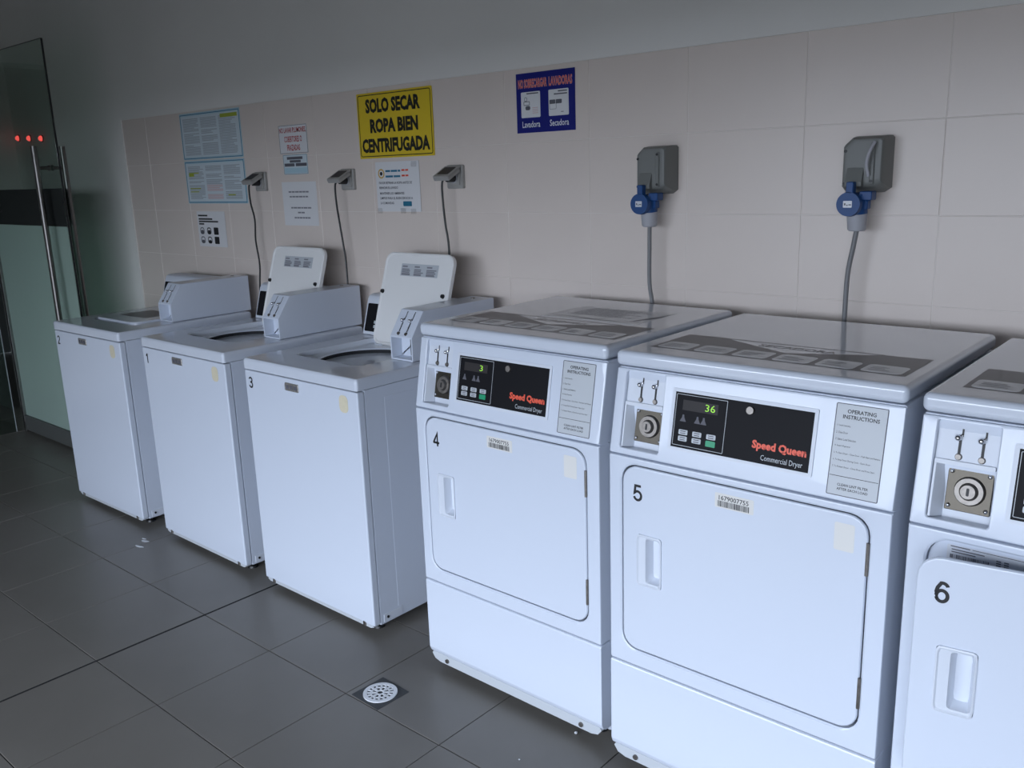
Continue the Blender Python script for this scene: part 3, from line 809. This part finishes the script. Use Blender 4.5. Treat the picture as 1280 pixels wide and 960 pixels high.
# two info posters
for nm, z0, z1, seed, lab in (('upper', 1.668, 1.902, 3, 'upper of two blue framed posters with three columns of small print'), ('lower', 1.443, 1.662, 4, 'lower of two blue framed posters with three columns of small print')):
    t, F, w, h = sheet('info_poster', lab, 'poster', -3.312, -2.746, z0, z1, 'cyan_paper', .0015, group='blue framed information posters')
    rg = random.Random(seed)
    lk('inner_field', slab(.012, w-.012, .012, h-.014, .003, 0, .0003), 'pale_paper', t, F)
    lk('border', frame_bm(.006, w-.006, .004, h-.006, .002, .0035, 0, .0005), 'blue_line', t, F)
    q = []; gq = []; pk = []
    for c in range(3):
        a = .03+c*(w-.05)/3; b = a+(w-.05)/3-.022
        n = 24
        ys = [h-.03-(h-.055)*i/n for i in range(n+1)]
        for i, y in enumerate(ys):
            if rg.random() < .12: continue
            e = b-(b-a)*(rg.random()*.45 if rg.random() < .3 else 0)
            (pk if (nm == 'lower' and c == 1 and i > 13) else q).append((a, e, y-.0019, y+.0019))
    if nm == 'upper': gq = [(w*.69, w-.022, h-.038, h-.020)]
    else: gq = [(.035, .135, h-.066, h-.060), (.035, .085, h-.080, h-.066), (.035, .14, .075, .080), (.035, .12, .058, .063), (w*.70, w*.82, .040, .046)]
    lk('small_print', bars(q, .0005), 'pale_ink', t, F, smooth=False)
    if pk: lk('pink_print', bars(pk, .0005), 'pink', t, F, smooth=False)
    lk('highlight', bars(gq, .0006), 'olive', t, F, smooth=False)
# paper with clothes-care icons
t, F, w, h = sheet('icon_notice', 'small white paper with rows of black pictograms above washer 2', 'notice', -3.247, -2.975, 1.218, 1.402, 'paper', .0008)
lk('heading_print', bars([(.012, .105, h-.026, h-.018), (.015, .15, h-.044, h-.036), (.015, .205, h-.057, h-.049), (.015, .065, h-.070, h-.062)], .0003), 'black_ink', t, F, smooth=False)
for i in range(3):
    for j in range(2):
        u, v = .040+i*.068, .082-j*.048
        b = bmesh.new()
        if i < 2:
            frame_bm(u-.020, u+.020, v-.018, v+.018, .014, .005, 0, .0005, b); slab(u-.013, u+.013, v-.016, v+(.0 if j else .004), .006, 0, .0005, b)
        else: slab(u-.022, u+.022, v-.019, v+.019, .005, 0, .0005, b)
        lk('pictogram', b, 'black_ink' if i else 'soft_ink', t, F)
# red lettered notice
t, F, w, h = sheet('red_notice', 'white notice with red capitals about duvets and blankets', 'sign', -2.436, -2.221, 1.669, 1.796, 'paper', .002)
lk('border', frame_bm(.001, w-.001, .001, h-.001, .002, .0018, 0, .0004), 'soft_ink', t, F)
b = text_bm('NO LAVAR PLUMONES,', .006, w-.006, h*.70, h*.91, .0004, .02)
text_bm('COBERTORES O', .040, w-.040, h*.40, h*.61, .0004, .02, bm=b); text_bm('FRAZADAS', .058, w-.058, h*.10, h*.31, .0004, .02, bm=b)
lk('lettering', b, 'red_ink', t, F, smooth=False)
t, F, w, h = sheet('small_notice', 'small notice with grey print and blue foot, under the red lettered notice', 'sign', -2.418, -2.234, 1.575, 1.664, 'pale_paper', .002)
lk('lettering', bars([(.03, .15, h-.022, h-.010), (.05, .135, h-.036, h-.025), (.008, .085, h-.053, h-.039), (.095, w-.006, h-.053, h-.039)], .0004), 'soft_ink', t, F, smooth=False)
lk('foot_field', bars([(.006, w-.006, .006, .030)], .0004), 'cyan_paper', t, F, smooth=False)
lk('border', frame_bm(.001, w-.001, .001, h-.001, .002, .0015, 0, .0004), 'blue_line', t, F)
# plain white paper
t, F, w, h = sheet('paper_notice', 'plain white paper notice with faint typed lines, above washer 1', 'notice', -2.450, -2.186, 1.340, 1.541, 'paper', .0008)
b = bmesh.new()
for y, a, e in ((.155, .05, .205), (.133, .055, .205), (.082, .06, .215), (.060, .11, .165), (.036, .08, .205)): bars(word_lines(rng, a, e, [y], .007, 1.0, .015, .03, .003), .0003, b)
lk('typed_lines', b, 'mid_ink', t, F, smooth=False)
# yellow sign
t, F, w, h = sheet('warning_sign', 'yellow sign reading SOLO SECAR ROPA BIEN CENTRIFUGADA in black capitals', 'sign', -1.857, -1.402, 1.628, 1.892, 'sign_yellow', .003, .004)
lk('border', frame_bm(.007, w-.007, .007, h-.007, .010, .0035, 0, .0004), 'black_ink', t, F)
b = text_bm('SOLO SECAR', .055, w-.068, h*.69, h*.91, .0005, .05)
text_bm('ROPA BIEN', .078, w-.085, h*.385, h*.605, .0005, .05, bm=b); text_bm('CENTRIFUGADA', .020, w-.022, h*.085, h*.305, .0005, .05, bm=b)
lk('lettering', b, 'black_ink', t, F, smooth=False)
# laminated notice under it
t, F, w, h = sheet('laminated_notice', 'laminated white notice with gold emblem, taped under the yellow sign', 'notice', -1.766, -1.498, 1.408, 1.612, 'paper', .0012)
em = frame_bm(.015, .055, h-.068, h-.028, .02, .006, 0, .0005); lk('emblem', em, 'gold', t, F)
lk('emblem_core', slab(.027, .043, h-.056, h-.040, .008, 0, .0005), 'black_ink', t, F)
lk('blue_print', bars(word_lines(rng, .062, .155, [h-.038, h-.060], .008, 1.0, .03, .05), .0004), 'blue_line', t, F, smooth=False)
lk('red_print', bars(word_lines(rng, .162, .205, [h-.036, h-.058], .007, 1.0, .014, .022), .0004), 'orange', t, F, smooth=False)
b = text_bm('FAVOR RETIRAR LA ROPA ANTES DE', .018, .222, h-.091, h-.081, .0005, .02)
text_bm('REINICIAR EL LAVADO', .018, .135, h-.111, h-.101, .0005, .02, bm=b)
text_bm('MANTENER LOS AMBIENTES', .020, .172, h-.134, h-.124, .0005, .02, bm=b)
text_bm('LIMPIOS PARA EL BUEN SERVICIO A', .020, .222, h-.154, h-.144, .0005, .02, bm=b)
text_bm('LA COMUNIDAD.', .020, .108, h-.174, h-.164, .0005, .02, bm=b)
lk('lettering', b, 'soft_ink', t, F, smooth=False)
lk('blue_logo', slab(.162, .214, h-.182, h-.162, .003, 0, .0005), 'poster_teal', t, F)
for u, v in ((w-.03, h-.012), (.012, .004), (.16, .004), (w-.045, .002)):
    lk('tape', slab(u-.016, u+.016, v-.012, v+.010, .002, .0006, .0009), 'clear_laminate', t, F)
# blue sign
t, F, w, h = sheet('blue_sign', 'blue sign with two white panels captioned Lavadora and Secadora', 'sign', -.968, -.705, 1.689, 1.893, 'sign_blue', .002, .001)
b = text_bm('NO SOBRECARGAR', .010, .142, h-.052, h-.020, .0004, .05); text_bm('LAVADORAS', .150, w-.010, h-.052, h-.020, .0004, .05, bm=b)
lk('title_outline', b, 'pink', t, F, smooth=False)
b = text_bm('NO SOBRECARGAR', .011, .141, h-.051, h-.021, .0008, .0); text_bm('LAVADORAS', .151, w-.011, h-.051, h-.021, .0008, .0, bm=b)
lk('title', b, 'orange', t, F, smooth=False)
for i, a in enumerate((.022, .148)):
    p = lk('picture_panel', slab(a, a+.088, .052, .140, .004, 0, .0005), 'paper', t, F)
    if i == 0:
        q = bars([(a+.026, a+.080, .132, .136)], .0008)
        slab(a+.020, a+.042, .078, .092, .006, .0004, .0009, q); frame_bm(a+.012, a+.040, .094, .108, .003, .002, .0004, .0009, q)
        frame_bm(a+.016, a+.028, .108, .122, .004, .0015, .0004, .0009, q)
        lk('picture_print', q, 'soft_ink', p, F)
        lk('picture_note', bars([(a+.052, a+.078, .066+.006*k, .068+.006*k) for k in range(4)], .0008), 'pink', p, F, smooth=False)
    else:
        q = bars([(a+.042, a+.082, .131, .135), (a+.024, a+.082, .122, .126)], .0008)
        slab(a+.004, a+.030, .092, .106, .003, .0004, .0009, q); slab(a+.032, a+.058, .092, .106, .003, .0004, .0009, q)
        frame_bm(a+.004, a+.034, .074, .094, .003, .001, .0004, .0009, q)
        bars([(a+.054, a+.066, .063, .065)], .0008, q)
        lk('picture_print', q, 'soft_ink', p, F)
b = text_bm('Lavadora', .026, .108, .018, .040, .0006, .01); text_bm('Secadora', .152, .236, .018, .040, .0006, .01, bm=b)
lk('captions', b, 'drain_white', t, F, smooth=False)

# ------------------------------------------------------------------ floor drain and bits on the floor
t = thing('floor_drain', 'round white floor drain grate set in a dark square', 'drain', (-.744, -.997, 0), math.radians(-2))
link('drain_plate', box(-.064, .064, -.0625, .0625, -.004, .0010, .0005, 1), 'drain_plate', t)
def ring_sector(b, r0, r1, a0, a1, z0, z1, k=3):
    pts = [(r1*math.cos(a0+(a1-a0)*i/k), r1*math.sin(a0+(a1-a0)*i/k)) for i in range(k+1)]+[(r0*math.cos(a1+(a0-a1)*i/k), r0*math.sin(a1+(a0-a1)*i/k)) for i in range(k+1)]
    rings([lz(pts, z0), lz(pts, z1)], True, True, b)
g = bmesh.new(); zz = (.0008, .0042)
for r0, r1 in ((.041, .053), (.0265, .031), (.0085, .013)):
    rings([lz(circ(0, 0, r1, 48), zz[0]), lz(circ(0, 0, r1, 48), zz[1]), lz(circ(0, 0, r0, 48), zz[1]), lz(circ(0, 0, r0, 48), zz[0])], bm=g)
for n, r0, r1, wf_ in ((16, .0305, .0415, .42), (8, .0125, .027, .45)):
    for i in range(n):
        a = 2*math.pi*i/n; d = math.pi/n*wf_*1.0
        ring_sector(g, r0, r1, a-d, a+d, *zz)
link('grate', g, 'drain_white', t)
link('drain_hole', cyl((0, 0, .0009), (0, 0, .0016), .045, n=32), 'dark_gap', t)
def blob(name, label, x, y, pts):
    b = bmesh.new()
    for (px, py, rx, ry, a) in pts:
        L = [(px+math.cos(a)*rx*math.cos(q)*(1+.2*math.sin(3*q))-math.sin(a)*ry*math.sin(q), py+math.sin(a)*rx*math.cos(q)+math.cos(a)*ry*math.sin(q)) for q in [2*math.pi*i/14 for i in range(14)]]
        L2 = [(px+(u-px)*.6, py+(v-py)*.6) for u, v in L]
        rings([lz(L, 0), lz(L, .0006), lz(L2, .0018)], True, True, b)
    o = link(name, b, 'lint_white', loc=(x, y, 0)); o['label'] = label; o['category'] = 'debris'
blob('detergent_residue', 'white detergent smear on the floor at the corner of washer 1', -2.50, -.86, [(0, 0, .022, .008, .3), (.035, -.045, .026, .007, .2), (-.03, .01, .014, .004, .2)])
def crumb(x, y, r, label):
    b = bmesh.new(); bmesh.ops.create_icosphere(b, subdivisions=1, radius=r)
    for v in b.verts: v.co = Vector((v.co.x, v.co.y, v.co.z*.6+r*.6))*random.uniform(.85, 1.1)
    for v in b.verts: v.co.z = max(v.co.z, 0)
    o = link('floor_crumb', b, 'lint_white', loc=(x, y, 0)); o['label'] = label; o['category'] = 'debris'
CR = [(720, 917, .0055, 'tiny white crumb on the floor just in front of dryer 4'), (649, 950, .003, 'tiny pale crumb on the floor at the bottom edge')]
for u, v, r, lab in CR:
    d = r2*(u-640)/1114.15-u2*(v-480)/1114.15+fwd
    s = -CAM.z/d.z; q = CAM+d*s
    crumb(q.x, q.y, r, lab)
